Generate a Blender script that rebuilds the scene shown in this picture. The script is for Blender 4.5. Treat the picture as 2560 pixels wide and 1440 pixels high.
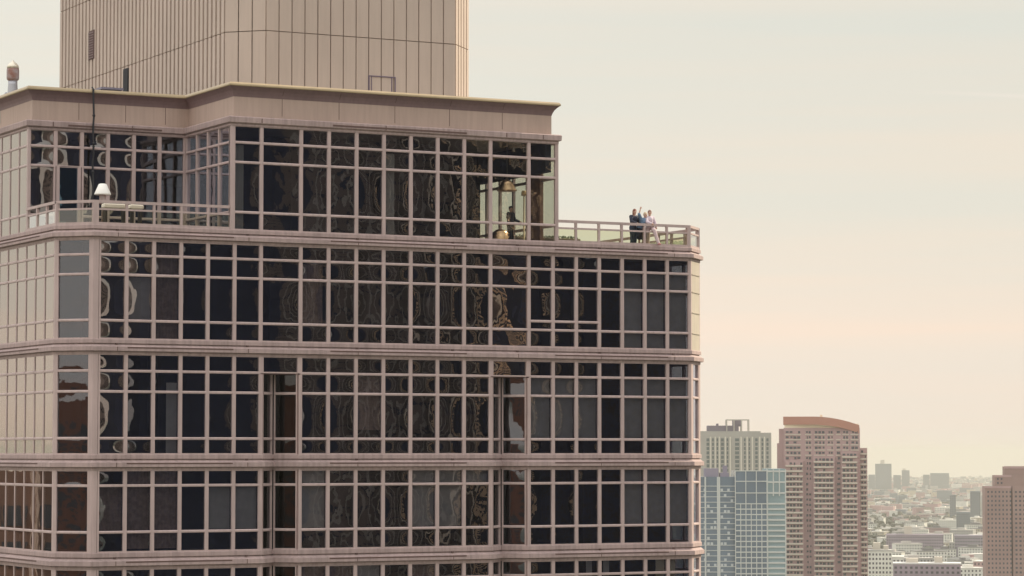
import bpy, bmesh, math, random
from mathutils import Vector, Matrix
R = math.radians
random.seed(7)
scene = bpy.context.scene
for o in list(bpy.data.objects): bpy.data.objects.remove(o)
col = scene.collection
# ------------------------------------------------------------------ camera
EYE = Vector((-70.538, -116.0, 120.0))
YAW, PIT, FPX = R(62.27), R(3.28), 7176.0
cd = bpy.data.cameras.new('camera'); cam = bpy.data.objects.new('camera', cd); col.objects.link(cam)
cd.sensor_width = 36; cd.lens = FPX / 2560 * 36; cd.clip_start = 1; cd.clip_end = 90000
cam.location = EYE; cam.rotation_euler = (R(90) + PIT, 0, YAW - R(90))
scene.camera = cam
fw = Vector((math.cos(YAW)*math.cos(PIT), math.sin(YAW)*math.cos(PIT), math.sin(PIT)))
rt = Vector((math.sin(YAW), -math.cos(YAW), 0)); up = rt.cross(fw)
# ------------------------------------------------------------------ sky, sun, exposure
SUN_AZ, SUN_EL = R(5), R(33)          # azimuth measured from +X towards +Y
w = bpy.data.worlds.new('World'); scene.world = w; w.use_nodes = True
nt = w.node_tree; N = nt.nodes; L = nt.links; N.clear()
out = N.new('ShaderNodeOutputWorld'); bg = N.new('ShaderNodeBackground'); bg.inputs[1].default_value = 0.1
sky = N.new('ShaderNodeTexSky'); sky.sky_type = 'NISHITA'; sky.sun_disc = False
sky.sun_elevation = SUN_EL; sky.sun_rotation = R(90) - SUN_AZ; sky.dust_density = 4; sky.air_density = 1.2
tc = N.new('ShaderNodeTexCoord'); sep = N.new('ShaderNodeSeparateXYZ'); L.new(tc.outputs['Generated'], sep.inputs[0])
ramp = N.new('ShaderNodeValToRGB'); L.new(sep.outputs['Z'], ramp.inputs[0])
cr = ramp.color_ramp; cr.elements[0].position = 0.0; cr.elements[0].color = (1.0, .86, .73, 1)
cr.elements[1].position = 1.0; cr.elements[1].color = (1.5, 1.5, 1.5, 1)
for p, c in ((.04, (.985, .86, .73, 1)), (.085, (.87, .82, .71, 1)), (.15, (.80, .79, .70, 1)), (.3, (.95, .94, .88, 1)), (.6, (1.35, 1.36, 1.34, 1))):
    e = cr.elements.new(p); e.color = c
mp = N.new('ShaderNodeMapping'); mp.inputs['Scale'].default_value = (1.2, 1.2, 26); mp.inputs['Rotation'].default_value = (R(3), R(-4), 0)
L.new(tc.outputs['Generated'], mp.inputs[0])
no = N.new('ShaderNodeTexNoise'); no.inputs['Scale'].default_value = 2.3; no.inputs['Detail'].default_value = 4; no.inputs['Roughness'].default_value = .5
L.new(mp.outputs[0], no.inputs['Vector'])
cm = N.new('ShaderNodeValToRGB'); L.new(no.outputs[0], cm.inputs[0])
cm.color_ramp.elements[0].position = .38; cm.color_ramp.elements[0].color = (.965, .985, 1.0, 1)
cm.color_ramp.elements[1].position = .68; cm.color_ramp.elements[1].color = (1.05, .99, .965, 1)
mul = N.new('ShaderNodeMixRGB'); mul.blend_type = 'MULTIPLY'; mul.inputs[0].default_value = 1
L.new(ramp.outputs[0], mul.inputs[1]); L.new(cm.outputs[0], mul.inputs[2])
az = N.new('ShaderNodeMapRange'); az.inputs['From Min'].default_value = .75; az.inputs['From Max'].default_value = -1; az.inputs['To Min'].default_value = 1.0; az.inputs['To Max'].default_value = 1.55  # sky raised towards -X, out of view, to lift the left face
L.new(sep.outputs['X'], az.inputs[0])
mul2 = N.new('ShaderNodeMixRGB'); mul2.blend_type = 'MULTIPLY'; mul2.inputs[0].default_value = 1; L.new(mul.outputs[0], mul2.inputs[1]); L.new(az.outputs[0], mul2.inputs[2])
# one thin contrail low in the right part of the sky
def sdir_(px, py): return (fw + rt*((px-1280)/FPX) + up*((720-py)/FPX)).normalized()
ca, cb = sdir_(2235, 226), sdir_(2700, 247); cn = ca.cross(cb).normalized()
def wm(op, a, b=None):
    n_ = N.new('ShaderNodeMath'); n_.operation = op
    for i_, v_ in enumerate((a, b)):
        if v_ is None: continue
        if isinstance(v_, (int, float)): n_.inputs[i_].default_value = v_
        else: L.new(v_, n_.inputs[i_])
    return n_.outputs[0]
nrm = N.new('ShaderNodeVectorMath'); nrm.operation = 'NORMALIZE'; L.new(tc.outputs['Generated'], nrm.inputs[0])
def dotn(v):
    n_ = N.new('ShaderNodeVectorMath'); n_.operation = 'DOT_PRODUCT'; L.new(nrm.outputs[0], n_.inputs[0]); n_.inputs[1].default_value = v; return n_.outputs['Value']
thin = wm('MAXIMUM', wm('SUBTRACT', 1.0, wm('DIVIDE', wm('ABSOLUTE', dotn(cn)), .0011)), 0.0)
along = wm('MINIMUM', wm('MAXIMUM', wm('MULTIPLY', wm('SUBTRACT', dotn((cb-ca*ca.dot(cb)).normalized()), 0.0), 25.0), 0.0), 1.0)
trail = wm('MULTIPLY', wm('MULTIPLY', thin, along), .09)
mulT = N.new('ShaderNodeMixRGB'); L.new(trail, mulT.inputs[0]); L.new(mul2.outputs[0], mulT.inputs[1]); mulT.blend_type = 'MIX'; mulT.inputs[2].default_value = (1.5, 1.15, 1.05, 1)
m10 = N.new('ShaderNodeMixRGB'); m10.blend_type = 'MULTIPLY'; m10.inputs[0].default_value = 1; m10.inputs[2].default_value = (9.5, 9.5, 9.5, 1)
L.new(mulT.outputs[0], m10.inputs[1])
mx = N.new('ShaderNodeMixRGB'); mx.inputs[0].default_value = .9          # thin high cloud veil over the clear sky
L.new(sky.outputs[0], mx.inputs[1]); L.new(m10.outputs[0], mx.inputs[2])
L.new(mx.outputs[0], bg.inputs[0]); L.new(bg.outputs[0], out.inputs[0])
sd = bpy.data.lights.new('sun', 'SUN'); sd.energy = 5; sd.angle = R(.5); sd.color = (1, .86, .64)
sun = bpy.data.objects.new('sun', sd); col.objects.link(sun)
sdir = Vector((math.cos(SUN_EL)*math.cos(SUN_AZ), math.cos(SUN_EL)*math.sin(SUN_AZ), math.sin(SUN_EL)))
sun.rotation_euler = sdir.to_track_quat('Z', 'Y').to_euler()
vs = scene.view_settings; vs.view_transform = 'Standard'; vs.look = 'None'; vs.exposure = 0; vs.gamma = 1
scene.render.engine = 'CYCLES'
scene.cycles.max_bounces = 10; scene.cycles.transparent_max_bounces = 16; scene.cycles.volume_bounces = 1
scene.cycles.glossy_bounces = 4; scene.cycles.diffuse_bounces = 4

# ------------------------------------------------------------------ materials
MATS = {}
def mat(name, c, rough=.7, metal=0, var=0, vscale=.6, bump=0, bscale=20, c2=None, spec=.5, stain=0):
    if name in MATS: return MATS[name]
    m = bpy.data.materials.new(name); m.use_nodes = True; MATS[name] = m
    nt = m.node_tree; N = nt.nodes; L = nt.links; b = N['Principled BSDF']
    b.inputs['Base Color'].default_value = (*c, 1); b.inputs['Roughness'].default_value = rough
    b.inputs['Metallic'].default_value = metal; b.inputs['Specular IOR Level'].default_value = spec
    if var or bump or stain:
        g = N.new('ShaderNodeTexCoord')
    if var:
        n = N.new('ShaderNodeTexNoise'); n.inputs['Scale'].default_value = vscale; n.inputs['Detail'].default_value = 6
        L.new(g.outputs['Object'], n.inputs['Vector'])
        r = N.new('ShaderNodeValToRGB'); L.new(n.outputs[0], r.inputs[0])
        a = c; d = c2 or tuple(x*(1-var) for x in c)
        r.color_ramp.elements[0].position = .35; r.color_ramp.elements[0].color = (*d, 1)
        r.color_ramp.elements[1].position = .65; r.color_ramp.elements[1].color = (*a, 1)
        last = r.outputs[0]
        if stain:      # rain streaks: noise stretched along z
            mpn = N.new('ShaderNodeMapping'); mpn.inputs['Scale'].default_value = (5, 5, .35); L.new(g.outputs['Object'], mpn.inputs[0])
            n2 = N.new('ShaderNodeTexNoise'); n2.inputs['Scale'].default_value = 1.3; n2.inputs['Detail'].default_value = 5; L.new(mpn.outputs[0], n2.inputs['Vector'])
            r2 = N.new('ShaderNodeValToRGB'); L.new(n2.outputs[0], r2.inputs[0])
            r2.color_ramp.elements[0].position = .3; r2.color_ramp.elements[0].color = (1-stain,)*3 + (1,)
            r2.color_ramp.elements[1].position = .6; r2.color_ramp.elements[1].color = (1, 1, 1, 1)
            mm = N.new('ShaderNodeMixRGB'); mm.blend_type = 'MULTIPLY'; mm.inputs[0].default_value = 1
            L.new(last, mm.inputs[1]); L.new(r2.outputs[0], mm.inputs[2]); last = mm.outputs[0]
        L.new(last, b.inputs['Base Color'])
    if bump:
        n3 = N.new('ShaderNodeTexNoise'); n3.inputs['Scale'].default_value = bscale; n3.inputs['Detail'].default_value = 4
        L.new(g.outputs['Object'], n3.inputs['Vector'])
        bp = N.new('ShaderNodeBump'); bp.inputs['Strength'].default_value = bump; bp.inputs['Distance'].default_value = .02
        L.new(n3.outputs[0], bp.inputs['Height']); L.new(bp.outputs[0], b.inputs['Normal'])
    return m

def glass(name, tint, f0=.15, f1=.5, refl=(.95, .97, 1), pillow=.008, wob=.003, wscale=1.6):
    """coated glazing: mirror layer that grows with angle over tinted see-through glass, panes bellied by air pressure"""
    m = bpy.data.materials.new(name); m.use_nodes = True; MATS[name] = m
    nt = m.node_tree; N = nt.nodes; L = nt.links; N.clear()
    o = N.new('ShaderNodeOutputMaterial'); mix = N.new('ShaderNodeMixShader')
    t = N.new('ShaderNodeBsdfTransparent'); t.inputs[0].default_value = (*tint, 1)
    g = N.new('ShaderNodeBsdfGlossy'); g.inputs['Roughness'].default_value = .015; g.inputs[0].default_value = (*refl, 1)
    lw = N.new('ShaderNodeLayerWeight'); lw.inputs[0].default_value = .5
    r = N.new('ShaderNodeValToRGB'); L.new(lw.outputs['Facing'], r.inputs[0])
    r.color_ramp.elements[0].position = 0; r.color_ramp.elements[0].color = (f0,)*3 + (1,)
    r.color_ramp.elements[1].position = 1; r.color_ramp.elements[1].color = (1, 1, 1, 1)
    for p, v in ((.15, f0*1.08), (.5, f1), (.72, f1*1.15)):
        e = r.color_ramp.elements.new(p); e.color = (v, v, v, 1)
    L.new(r.outputs[0], mix.inputs[0]); L.new(t.outputs[0], mix.inputs[1]); L.new(g.outputs[0], mix.inputs[2]); L.new(mix.outputs[0], o.inputs[0])
    uv = N.new('ShaderNodeUVMap'); uv.uv_map = 'UVMap'; s = N.new('ShaderNodeSeparateXYZ'); L.new(uv.outputs[0], s.inputs[0])
    at = N.new('ShaderNodeAttribute'); at.attribute_name = 'pid'
    def M(op, a, b=None):
        n = N.new('ShaderNodeMath'); n.operation = op
        for i, v in enumerate((a, b)):
            if v is None: continue
            if isinstance(v, (int, float)): n.inputs[i].default_value = v
            else: L.new(v, n.inputs[i])
        return n.outputs[0]
    def belly(c): return M('MULTIPLY', M('MULTIPLY', c, M('SUBTRACT', 1.0, c)), 4.0)
    h = M('MULTIPLY', M('MULTIPLY', belly(s.outputs[0]), belly(s.outputs[1])), M('MULTIPLY', at.outputs['Fac'], pillow))
    tcn = N.new('ShaderNodeTexCoord'); n = N.new('ShaderNodeTexNoise'); n.noise_dimensions = '4D'
    n.inputs['Scale'].default_value = wscale; n.inputs['Detail'].default_value = 1.5
    L.new(tcn.outputs['Object'], n.inputs['Vector']); L.new(M('MULTIPLY', at.outputs['Fac'], 37.0), n.inputs['W'])
    h2 = M('ADD', h, M('MULTIPLY', n.outputs[0], wob))
    bp = N.new('ShaderNodeBump'); bp.inputs['Strength'].default_value = 1; bp.inputs['Distance'].default_value = 1
    L.new(h2, bp.inputs['Height']); L.new(bp.outputs[0], g.inputs['Normal'])
    return m

precast = mat('pink_precast', (.45, .335, .315), .8, var=.14, vscale=.5, bump=.3, bscale=14, stain=.24)
frame_m = mat('painted_frame', (.52, .395, .37), .5, var=.1, vscale=.9, stain=.15)
panel_m = mat('parapet_panel', (.48, .355, .295), .75, var=.08, vscale=.35, bump=.2, bscale=9, stain=.1)
soffit_m = mat('cornice_metal', (.215, .14, .14), .55, var=.1, vscale=.6, stain=.12)
coping_m = mat('tan_coping', (.44, .335, .20), .45, var=.12, vscale=1.1)
shaft_m = mat('shaft_cladding', (.53, .425, .355), .6, var=.07, vscale=.25, stain=.06)
groove_m = mat('shaft_groove', (.30, .23, .20), .8)
dark_m = mat('dark_void', (.02, .02, .025), .8)
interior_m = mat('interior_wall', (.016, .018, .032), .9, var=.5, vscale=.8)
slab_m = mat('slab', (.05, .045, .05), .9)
blind_m = mat('grey_blind', (.52, .46, .40), .8, var=.12, vscale=3)
curtain_m = mat('brown_curtain', (.36, .24, .19), .85, var=.3, vscale=6)
cream_m = mat('cream_curtain', (.72, .6, .42), .8)
column_m = mat('room_column', (.5, .45, .36), .8)
roof_m = mat('roof_gravel', (.3, .27, .24), .9, var=.2)
gasket_m = mat('gasket', (.12, .07, .06), .8)
glass_m = glass('tower_glass', (.44, .46, .50), .12, .55, refl=(.84, .88, 1), pillow=.012, wob=.0055, wscale=1.35)
bright_g = glass('left_glass', (.44, .46, .50), .21, .55, refl=(1, .93, .92), pillow=.016, wob=.006, wscale=1.2)
notch_g = glass('notch_glass', (.40, .38, .42), .045, .14, pillow=.004, wob=.004)
side_g = glass('side_glass', (.3, .3, .3), .25, .38, refl=(1, .945, .90), pillow=.0015, wob=.0012, wscale=1.2)
glass_c = glass('corner_glass', (.82, .83, .745), .11, .30, pillow=.012, wob=.008, wscale=1.8)
rail_g = glass('rail_glass', (.80, .84, .66), .10, .5, pillow=.001, wob=.001)
door_g = glass('door_glass', (.20, .32, .45), .16, .5, refl=(.45, .75, 1), pillow=.002, wob=.001)

# ------------------------------------------------------------------ helpers
class MB:
    def __init__(s): s.bm = bmesh.new(); s.mats = []; s.uv = None
    def mi(s, m):
        if m not in s.mats: s.mats.append(m)
        return s.mats.index(m)
    def box(s, x0, x1, y0, y1, z0, z1, m=None, M=None):
        v = [s.bm.verts.new((M @ Vector(p)) if M else p) for p in ((x0,y0,z0),(x1,y0,z0),(x1,y1,z0),(x0,y1,z0),(x0,y0,z1),(x1,y0,z1),(x1,y1,z1),(x0,y1,z1))]
        for f in ((0,3,2,1),(4,5,6,7),(0,1,5,4),(1,2,6,5),(2,3,7,6),(3,0,4,7)):
            fc = s.bm.faces.new([v[i] for i in f])
            if m: fc.material_index = s.mi(m)
    def quad(s, pts, m=None):
        fc = s.bm.faces.new([s.bm.verts.new(p) for p in pts])
        if m: fc.material_index = s.mi(m)
        return fc
    def prism(s, poly, z0, z1, M=None):
        """poly: xy points, extruded in z"""
        a = [Vector((x, y, z0)) for x, y in poly]; b = [Vector((x, y, z1)) for x, y in poly]
        if M: a = [M @ p for p in a]; b = [M @ p for p in b]
        a = [s.bm.verts.new(p) for p in a]; b = [s.bm.verts.new(p) for p in b]; n = len(a)
        s.bm.faces.new(a[::-1]); s.bm.faces.new(b)
        for i in range(n): s.bm.faces.new((a[i], a[(i+1) % n], b[(i+1) % n], b[i]))
    def sweep(s, path, prof, cap=True):
        """path: plan points with the outside on the right of travel; prof: closed list of (outward offset, z)"""
        rings = []
        for i, p in enumerate(path):
            p = Vector(p); ns = []
            if i > 0: d = (p - Vector(path[i-1])).normalized(); ns.append(Vector((d.y, -d.x)))
            if i < len(path)-1: d = (Vector(path[i+1]) - p).normalized(); ns.append(Vector((d.y, -d.x)))
            n = ns[0] if len(ns) == 1 else (ns[0] + ns[1]).normalized() / max(.3, math.cos(ns[0].angle(ns[1]) / 2))
            rings.append([s.bm.verts.new((p.x + n.x*o, p.y + n.y*o, z)) for o, z in prof])
        k = len(prof)
        for a, b in zip(rings, rings[1:]):
            for j in range(k): s.bm.faces.new((a[j], a[(j+1) % k], b[(j+1) % k], b[j]))
        if cap: s.bm.faces.new(rings[0][::-1]); s.bm.faces.new(rings[-1])
    def tube(s, pts, r, n=8):
        rings = []
        for i, p in enumerate(pts):
            p = Vector(p); rr = r[i] if isinstance(r, (list, tuple)) else r
            d = (Vector(pts[min(i+1, len(pts)-1)]) - Vector(pts[max(i-1, 0)])).normalized()
            a = d.orthogonal().normalized(); b = d.cross(a)
            rings.append([s.bm.verts.new(p + (a*math.cos(t) + b*math.sin(t))*rr) for t in [2*math.pi*k/n for k in range(n)]])
        for A, B in zip(rings, rings[1:]):
            for k in range(n): s.bm.faces.new((A[k], A[(k+1) % n], B[(k+1) % n], B[k]))
        s.bm.faces.new(rings[0][::-1]); s.bm.faces.new(rings[-1])
    def lathe(s, c, prof, n=20):
        rings = [[s.bm.verts.new((c[0]+r*math.cos(2*math.pi*k/n), c[1]+r*math.sin(2*math.pi*k/n), c[2]+z)) for k in range(n)] for r, z in prof]
        for A, B in zip(rings, rings[1:]):
            for k in range(n): s.bm.faces.new((A[k], A[(k+1) % n], B[(k+1) % n], B[k]))
        s.bm.faces.new(rings[0][::-1]); s.bm.faces.new(rings[-1])
    def ball(s, c, r, sc=(1, 1, 1), seg=12):
        M = Matrix.Translation(c) @ Matrix.Diagonal((r*sc[0], r*sc[1], r*sc[2], 1))
        bmesh.ops.create_uvsphere(s.bm, u_segments=seg, v_segments=max(6, seg*2//3), radius=1, matrix=M)
    def build(s, name, m=None, parent=None, smooth=False, bevel=0):
        bmesh.ops.recalc_face_normals(s.bm, faces=s.bm.faces)
        me = bpy.data.meshes.new(name); s.bm.to_mesh(me); s.bm.free()
        for q in (s.mats or [m]): me.materials.append(q)
        if smooth:
            for p in me.polygons: p.use_smooth = True
        o = bpy.data.objects.new(name, me); col.objects.link(o)
        if parent: o.parent = parent; o.matrix_parent_inverse = Matrix.Translation(-Vector(parent.location)) if not parent.parent else Matrix.Identity(4)
        if bevel:
            b = o.modifiers.new('bevel', 'BEVEL'); b.width = bevel; b.segments = 1; b.limit_method = 'ANGLE'
        return o
def tag(o, label=None, cat=None, group=None, kind=None):
    if label: o['label'] = label
    if cat: o['category'] = cat
    if group: o['group'] = group
    if kind: o['kind'] = kind
    return o
def thing(name, loc, label, cat, group=None):
    o = bpy.data.objects.new(name, None); col.objects.link(o); o.location = loc
    return tag(o, label, cat, group)
def at(px, dist):      # plan point at a horizontal bearing and distance from the viewpoint
    d = fw + rt*((px-1280)/FPX); h = Vector((d.x, d.y, 0)).normalized(); return EYE + h*dist
def zat(py, dist): return EYE.z + dist*math.tan(PIT + math.atan((720-py)/FPX))

# ------------------------------------------------------------------ ground (curved like the earth) and haze
RE = 3.3e6
def gz(d): return -d*d/(2*RE)
g = MB(); rings = []
rad = [0, 60, 200, 600, 1200, 2000, 3000, 4500, 6500, 9000, 12000, 16000, 20000, 25000, 30000, 36000, 42000]
NS = 96
cv = g.bm.verts.new((0, 0, 0)); prev = None
for r_ in rad[1:]:
    ring = [g.bm.verts.new((r_*math.cos(2*math.pi*k/NS), r_*math.sin(2*math.pi*k/NS), gz(r_))) for k in range(NS)]
    for k in range(NS):
        if prev: g.bm.faces.new((prev[k], ring[k], ring[(k+1) % NS], prev[(k+1) % NS]))
        else: g.bm.faces.new((cv, ring[k], ring[(k+1) % NS]))
    prev = ring
ground_m = mat('city_ground', (.11, .125, .095), .95, var=.4, vscale=.006, c2=(.07, .075, .065))
tag(g.build('ground', ground_m, smooth=True), kind='structure')
def make_haze():
    h = MB(); h.box(-44000, 44000, -44000, 44000, -320, 172); o = h.build('haze')
    m = bpy.data.materials.new('haze'); m.use_nodes = True; nt = m.node_tree; nt.nodes.clear()
    mo = nt.nodes.new('ShaderNodeOutputMaterial'); v = nt.nodes.new('ShaderNodeVolumePrincipled')
    v.inputs['Color'].default_value = (.72, .70, .63, 1); v.inputs['Density'].default_value = .000064; v.inputs['Anisotropy'].default_value = 0
    nt.links.new(v.outputs[0], mo.inputs['Volume']); o.data.materials.clear(); o.data.materials.append(m)
    tag(o, 'pale haze lying over the far city', kind='stuff')
make_haze()

# ------------------------------------------------------------------ the apartment tower
E = EYE.z
tower = thing('apartment_tower', (-15, 10, 0), 'pink-beige high-rise with gridded dark windows, roof terraces and a ribbed box on its roof', 'building')
LF, RF, CH = -30.92, 1.27, 1.27
BACK = 31.0
ZPH = [9.69, 10.47, 12.66, 13.53, 14.26]
Z2 = [4.83, 5.62, 7.58, 8.42, 9.07]
Z3 = [-.08, .60, 2.59, 3.47, 4.19]
Z4 = [-4.24, -3.38, -1.41, -.755]
FH = 4.195
Z5 = [z - FH for z in Z4]; Z6 = [z - 2*FH for z in Z4]
# plan boundaries of bays along the front
LB = [-21.95 - 1.24*k for k in range(6, -1, -1)]
MBY = [-20.06 + k*(9.41/7) for k in range(8)]
RB = [-8.67, -7.41] + [-7.41 + 1.225*k for k in range(1, 7)]
front = LB + MBY + RB           # 7 + 8 + 8 boundaries ; gaps LB[-1]->MBY[0] and MBY[-1]->RB[0] are the wide bays
path_flat = [(LF, BACK), (LF, CH), (LF+CH, 0), (0, 0), (RF, CH), (RF, BACK)]
N1 = (-21.86, -20.14); N2 = (-10.56, -8.76)
path_notch = [(LF, BACK), (LF, CH), (LF+CH, 0), (N1[0], 0), (sum(N1)/2, (N1[1]-N1[0])/2), (N1[1], 0), (N2[0], 0), (sum(N2)/2, (N2[1]-N2[0])/2), (N2[1], 0), (0, 0), (RF, CH), (RF, BACK)]

def course(zt, zb, path, slots, n1=None):
    """string course: sill strip, joint, projecting band with long slots, head strip"""
    m = MB(); zt += E; zb += E; h = zt - zb
    a, b, c = zt - .28*h, zt - .36*h, zt - .79*h
    m.sweep(path, [(.035, zt), (.05, zt-.03), (.05, a), (-.3, a), (-.3, zt)])      # sill strip
    m.sweep(path, [(-.04, a), (-.04, b), (-.3, b), (-.3, a)])                    # shadow joint
    m.sweep(path, [(.0, b), (.10, b-.13*h), (.16, b-.16*h), (.16, c), (.10, c-.02), (-.3, c-.02), (-.3, b)])
    m.sweep(path, [(-.03, c), (-.03, c-.05*h), (-.3, c-.05*h), (-.3, c)])
    m.sweep(path, [(.02, c-.05*h), (.02, zb), (-.3, zb), (-.3, c-.05*h)])
    o = m.build('string_course', precast, tower)
    d = MB()
    zs = c + .17*h
    for x0, x1 in slots:                                                        # long drip slots, dark thin grooves
        d.box(x0, x1, -.165, -.14, zs, zs+.06)
        d.build('drip_slot', gasket_m, o); d = MB()
    for x in ([-28.6, -22.6, -17.35, -12.6, -9.3, -4.97, -1.0]):
        if any(abs(x - sum(nn)/2) < 1.0 for nn in (N1, N2)) and path is path_notch: continue
        j = MB(); j.prism([(x-.018, -.163), (x+.018, -.163), (x+.018, -.1), (x-.018, -.1)], c, b-.16*h)
        j.box(x-.05, x+.05, -.075, .02, b, a); j.build('joint', gasket_m, o)
    return o
S_ALL = [(-28.15, -23.3), (-18.7, -11.95), (-7.4, -1.35)]
course(9.69, 9.07, path_flat, S_ALL)
course(4.83, 4.19, path_flat, S_ALL)
course(-.08, -.755, path_notch, S_ALL)
course(Z4[0], Z5[-1], path_notch, S_ALL)
course(Z5[0], Z6[-1], path_notch, S_ALL)
for m_ in [1]:      # side slots on the left face courses
    for zt, zb in ((9.69, 9.07), (4.83, 4.19), (-.08, -.755), (Z4[0], Z5[-1])):
        h = zt-zb; zs = E + zt - .8*h + .17*h
        for ya, yb in ((2.9, 8.5), (11, 17)): d = MB(); d.box(LF-.165, LF-.14, ya, yb, zs, zs+.06); d.build('drip_slot', gasket_m, tower)

# windows: each bay of each storey is one window: frame with its panes
wins = []        # (area, builder args)
def vis_area(p0, p1, z0, z1):
    q = []
    for p in (p0, p1):
        for z in (z0, z1):
            d = Vector((p[0], p[1], z)) - EYE; dd = d.dot(fw); q.append((1280 + FPX*d.dot(rt)/dd, 720 - FPX*d.dot(up)/dd))
    xs = [min(2560, max(0, a[0])) for a in q]; ys = [min(1440, max(0, a[1])) for a in q]
    return (max(xs)-min(xs))*(max(ys)-min(ys))
def win(p0, p1, rows, gm=None, blind=None, extra=None, hw=.082, skip=(), door=False, big=0, gy=.085):
    wins.append((vis_area(p0, p1, E+rows[0], E+rows[-1]) + big, dict(p0=p0, p1=p1, rows=rows, gm=gm, blind=blind, extra=extra, hw=hw, skip=skip, door=door, gy=gy)))
def win_geo(F, G, a):
    p0, p1 = Vector(a['p0']), Vector(a['p1']); d = p1-p0; ln = d.length; d.normalize()
    M = Matrix(((d.x, -d.y, 0, p0.x), (d.y, d.x, 0, p0.y), (0, 0, 1, 0), (0, 0, 0, 1)))   # local x along, y inwards
    rows = [z+E for z in a['rows']]; hw = a['hw']
    y0, y1 = 0, .13
    F.box(0, hw, y0, y1, rows[0], rows[-1], M=M); F.box(ln-hw, ln, y0, y1, rows[0], rows[-1], M=M)
    cuts = [(z-.06, z+.06) for z in rows[1:-1]]; cuts = [(rows[0]-.01, rows[0]+.05)] + cuts + [(rows[-1]-.04, rows[-1]+.01)]
    for k, (za, zb) in enumerate(cuts):
        if k in (0, len(cuts)-1): F.box(hw, ln-hw, y0+.012, y1-.01, za, zb, M=M)
        else:                                                # transom with a sloped top edge
            v = [(hw, .02, za), (hw, -.012, za+.02), (hw, -.012, zb-.035), (hw, .03, zb), (hw, y1-.01, zb), (hw, y1-.01, za)]
            A = [F.bm.verts.new(M @ Vector(q)) for q in v]; B = [F.bm.verts.new(M @ Vector((ln-hw, q[1], q[2]))) for q in v]
            for i in range(6): F.bm.faces.new((A[i], A[(i+1) % 6], B[(i+1) % 6], B[i]))
    uvl = G.bm.loops.layers.uv.get('UVMap') or G.bm.loops.layers.uv.new('UVMap')
    pl = G.bm.loops.layers.float_color.get('pid') or G.bm.loops.layers.float_color.new('pid')
    for k in range(len(cuts)-1):
        za, zb = cuts[k][1]-.01, cuts[k+1][0]+.01
        rnd = random.choice((.25, .5, .8, 1.0, -.5, .35)) * random.uniform(.7, 1.3)
        if a['extra'] is not None: rnd *= a['extra']
        gy = a['gy']; f = G.quad([M @ Vector(q) for q in ((hw-.01, gy, za), (ln-hw+.01, gy, za), (ln-hw+.01, gy, zb), (hw-.01, gy, zb))], a['gm'] or glass_m)
        for lp, uvc in zip(f.loops, ((0, 0), (1, 0), (1, 1), (0, 1))): lp[uvl].uv = uvc; lp[pl] = (rnd, rnd, rnd, 1)
    return M, ln
def emit_windows():
    wins.sort(key=lambda t: -t[0])
    RF_, RG_, RBl = MB(), MB(), MB()
    for i, (ar, a) in enumerate(wins):
        own = i < 100
        F = MB() if own else RF_; G = MB() if own else RG_
        M, ln = win_geo(F, G, a)
        B = MB() if own else RBl
        nb = 0
        if a['blind']:
            for (za, zb, m, x0, x1) in a['blind']:
                # gently folded fabric a hand's breadth behind the glass
                n = 14 if m is not blind_m else 4
                xs = [a['hw'] + (ln-2*a['hw'])*(x0 + (x1-x0)*k/n) for k in range(n+1)]
                for k in range(n):
                    y_ = [.24 + (.02 if (k+q) % 2 else 0)*(1 if n > 4 else .2) for q in (0, 1)]
                    B.quad([M @ Vector(q) for q in ((xs[k], y_[0], E+za), (xs[k+1], y_[1], E+za), (xs[k+1], y_[1], E+zb), (xs[k], y_[0], E+zb))], m)
                nb += 1
        if own:
            f = F.build('door' if a['door'] else 'window', frame_m, tower)
            G.build('pane', glass_m, f)
            if nb: B.build('blind', blind_m, f)
            else: B.bm.free()
    f = tag(RF_.build('window', frame_m, tower), kind='stuff'); G = tag(RG_.build('pane', glass_m, f), kind='stuff')
    if RBl.mats: tag(RBl.build('blind', blind_m, f), kind='stuff')
    else: RBl.bm.free()

def whole(z0, z1, m): return [(z0, z1, m, 0, 1)]
bays = []
for a, b in zip(LB, LB[1:]): bays.append((a, b, 'n'))
bays.append((LB[-1], MBY[0], 'w'))
for a, b in zip(MBY, MBY[1:]): bays.append((a, b, 'n'))
bays.append((MBY[-1], RB[0], 'w'))
for a, b in zip(RB, RB[1:]): bays.append((a, b, 'n'))
# index: 0-5 left, 6 wide, 7-13 middle, 14 wide, 15-21 right
B2 = {2: whole(4.9, 9, curtain_m), 19: whole(4.9, 8.35, blind_m), 20: whole(4.9, 8.35, blind_m), 21: whole(4.9, 8.35, blind_m), 1: whole(5.7, 7.5, blind_m), 7: [(5.7, 8.3, curtain_m, .1, .9)]}  # first middle bay's curtain stands in for a pinkish reflection
B3 = {19: whole(.65, 3.4, blind_m), 20: whole(.65, 3.4, blind_m), 21: whole(.65, 3.4, blind_m), 15: whole(.65, 3.4, blind_m), 16: whole(.65, 3.4, blind_m), 17: whole(.65, 3.4, blind_m), 2: [(-.05, 3, blind_m, .55, 1)], 9: whole(1.0, 3.4, curtain_m)}  # blinds in the leftmost right-hand bays stand in for a pale reflection
B4 = {4: whole(-3.3, -1.5, blind_m), 5: whole(-3.3, -1.5, blind_m), 7: whole(-3.3, -.8, blind_m), 11: whole(-3.3, -.8, blind_m), 12: whole(-3.3, -.8, blind_m), 0: whole(-3.3, -1.5, curtain_m), 1: whole(-4.1, -.8, curtain_m), 2: whole(-4.1, -.8, curtain_m),
      19: whole(-3.3, -.8, blind_m), 20: whole(-3.3, -.8, blind_m), 21: whole(-3.3, -.8, blind_m), 13: [(-1.4, -.8, blind_m, 0, 1)]}
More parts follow.
